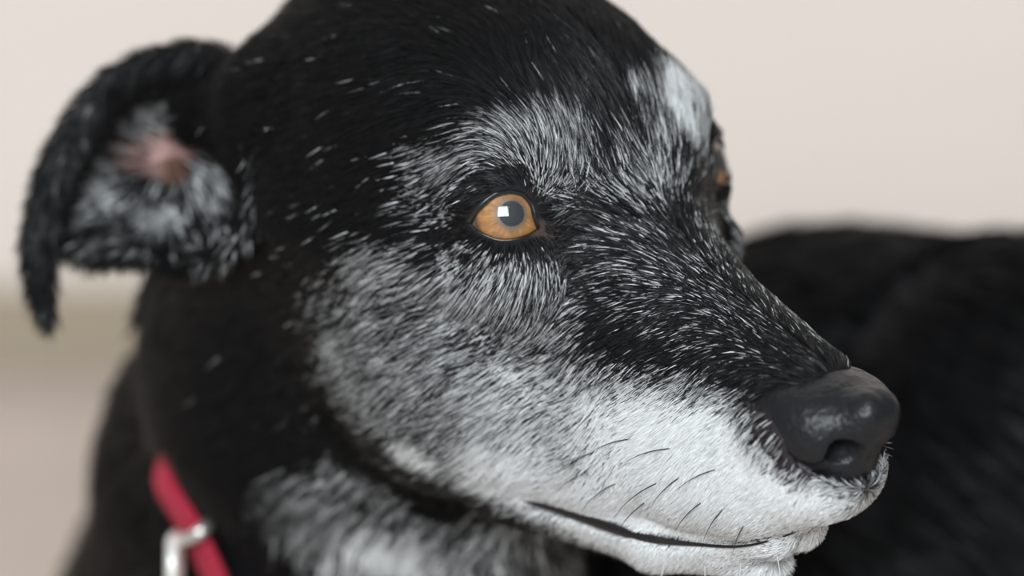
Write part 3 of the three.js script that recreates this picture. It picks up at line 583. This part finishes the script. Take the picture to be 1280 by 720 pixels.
const earFur = new Fur(60000);
const asMesh = (g) => ({ P: g.attributes.position.array, N: g.attributes.normal.array, I: g.index.array });
scatter(asMesh(earInner), (x, y, z) => { const [u, v] = earAxes(x, y, z), bare = Math.max(...EAR_SKIN.slice(0, 2).map(([a, b, ru, rv]) => sstep(1.1, 0.4, ((u - a) / ru) ** 2 + ((v - b) / rv) ** 2))); return 620 * (1 - 0.93 * bare); }, (p, n) => {
  const [x, y, z] = p, [u, v] = earAxes(x, y, z), w = earWhite(x, y, z), q = vnoise(u * 5, v * 5, 3) - 0.5;
  const t = v > 0.6 ? [EU[0] * 0.9 - EV[0] * 0.3, EU[1] * 0.9 - EV[1] * 0.3, EU[2] * 0.9 - EV[2] * 0.3] : [0, 1, 2].map((i) => EU[i] * u * 0.8 + EV[i] * v * 0.8 + EU[i] * 0.3 * (rnd() - 0.5));
  earFur.hair(p, onSkin(t, n), n, 0.5 + 0.5 * rnd(), 0.025, 0.6, (rnd() - 0.5) * 1.4, tone(rnd() < 0.08 + w + q * 2.4 * w * (1 - w), rnd() * 0.8));
});
for (const [g, k] of [[earOuter, 160], [flapGeo, 420], [foldGeo, 500], [rimGeo, 500]]) scatter(asMesh(g), () => k, (p, n) => {
  const grey = g === foldGeo ? 0.13 : 0.006;
  earFur.hair(p, onSkin([-0.3 + (rnd() - 0.5) * 0.5, -1, (rnd() - 0.5) * 0.5], n), n, 0.45 + 0.35 * rnd(), 0.035, 0.35, (rnd() - 0.5) * 1.4, tone(rnd() < grey, rnd() * 0.4));
});
earFur.build('ear_fur', ears[0]);

// dark edge of the lips along the mouth
const sideAt = (x, y) => { for (let z = 5; z > 0; z -= 0.02) if (bodyShape(x, y, z) < 0) return z; return 0.05; };
{
  const near = MOUTH.filter((p) => p[2] > 0.3).map(([x, y]) => { let z = 0; for (const e of [-0.3, -0.2, 0.2, 0.3]) z += sideAt(x, y + e) / 4; return [x, y, z + 0.02]; });
  const pts = [...near, [8.2, -5.2, 0], ...near.slice().reverse().map(([x, y, z]) => [x, y, -z])];
  part('lip', place(sweep(pts, [0.03, 0.12, 0.1, 0.04, 0.025, 0.02, 0.025, 0.04, 0.1, 0.12, 0.03], 10, 120)), M.lid).userData.label = 'dark closed lips';
}

// whiskers, each one a bristle from a pore of the lip
const whiskerMat = new THREE.MeshStandardMaterial({ color: new THREE.Color(0.02, 0.02, 0.022), roughness: 0.4 }), paleWhisker = new THREE.MeshStandardMaterial({ color: new THREE.Color(0.6, 0.6, 0.6), roughness: 0.4 });
for (const [x, y, L, dx, dy, dz, pale] of [
  [6.26, -4.99, 1.3, -0.75, -0.8, 0.85, 0], [6.57, -4.15, 1.5, -0.8, -0.35, 0.9, 0], [5.33, -4.11, 1.7, -0.95, -0.2, 0.9, 0], [4.24, -4.25, 1.6, -0.95, -0.25, 0.8, 0], [5.05, -4.98, 1.7, -0.8, -0.6, 0.9, 0], [3.9, -5.41, 1.5, -0.85, -0.6, 0.8, 0],
  [5.69, -4.55, 1.4, -0.8, -0.75, 0.9, 0], [4.66, -5.6, 1.4, -0.75, -0.8, 0.8, 0], [3.43, -4.8, 1.4, -0.9, -0.35, 0.8, 0], [6.8, -4.95, 1.1, -0.6, -0.95, 0.8, 0], [7.24, -5.2, 0.9, -0.4, -1, 0.6, 0], [3.01, -5.5, 1.2, -0.9, -0.5, 0.8, 0],
  [6.4, -6.75, 0.8, 0.1, -1, 0.1, 1], [5.6, -7.0, 0.9, 0.15, -1, 0.0, 1], [7.3, -6.2, 0.7, 0.4, -1, -0.1, 1], [4.8, -7.2, 0.8, -0.1, -1, 0.2, 1],
]) {
  const z = sideAt(x, y), l = Math.hypot(dx, dy, dz), d = [dx / l, dy / l, dz / l];
  const pts = [0, 0.35, 0.7, 1].map((t) => [x + d[0] * L * t, y + d[1] * L * t - 0.28 * L * t * t, z - 0.05 + d[2] * L * t - 0.35 * L * t * t * (pale ? 0 : 1)]);
  part('whisker', place(sweep(pts, [0.016, 0.013, 0.003], 5, 14)), pale ? paleWhisker : whiskerMat);
}
dog.children.filter((o) => o.name === 'whisker').forEach((o, i) => { if (i) o.name += '_' + String(i).padStart(3, '0'); });


renderer.render(scene, camera);
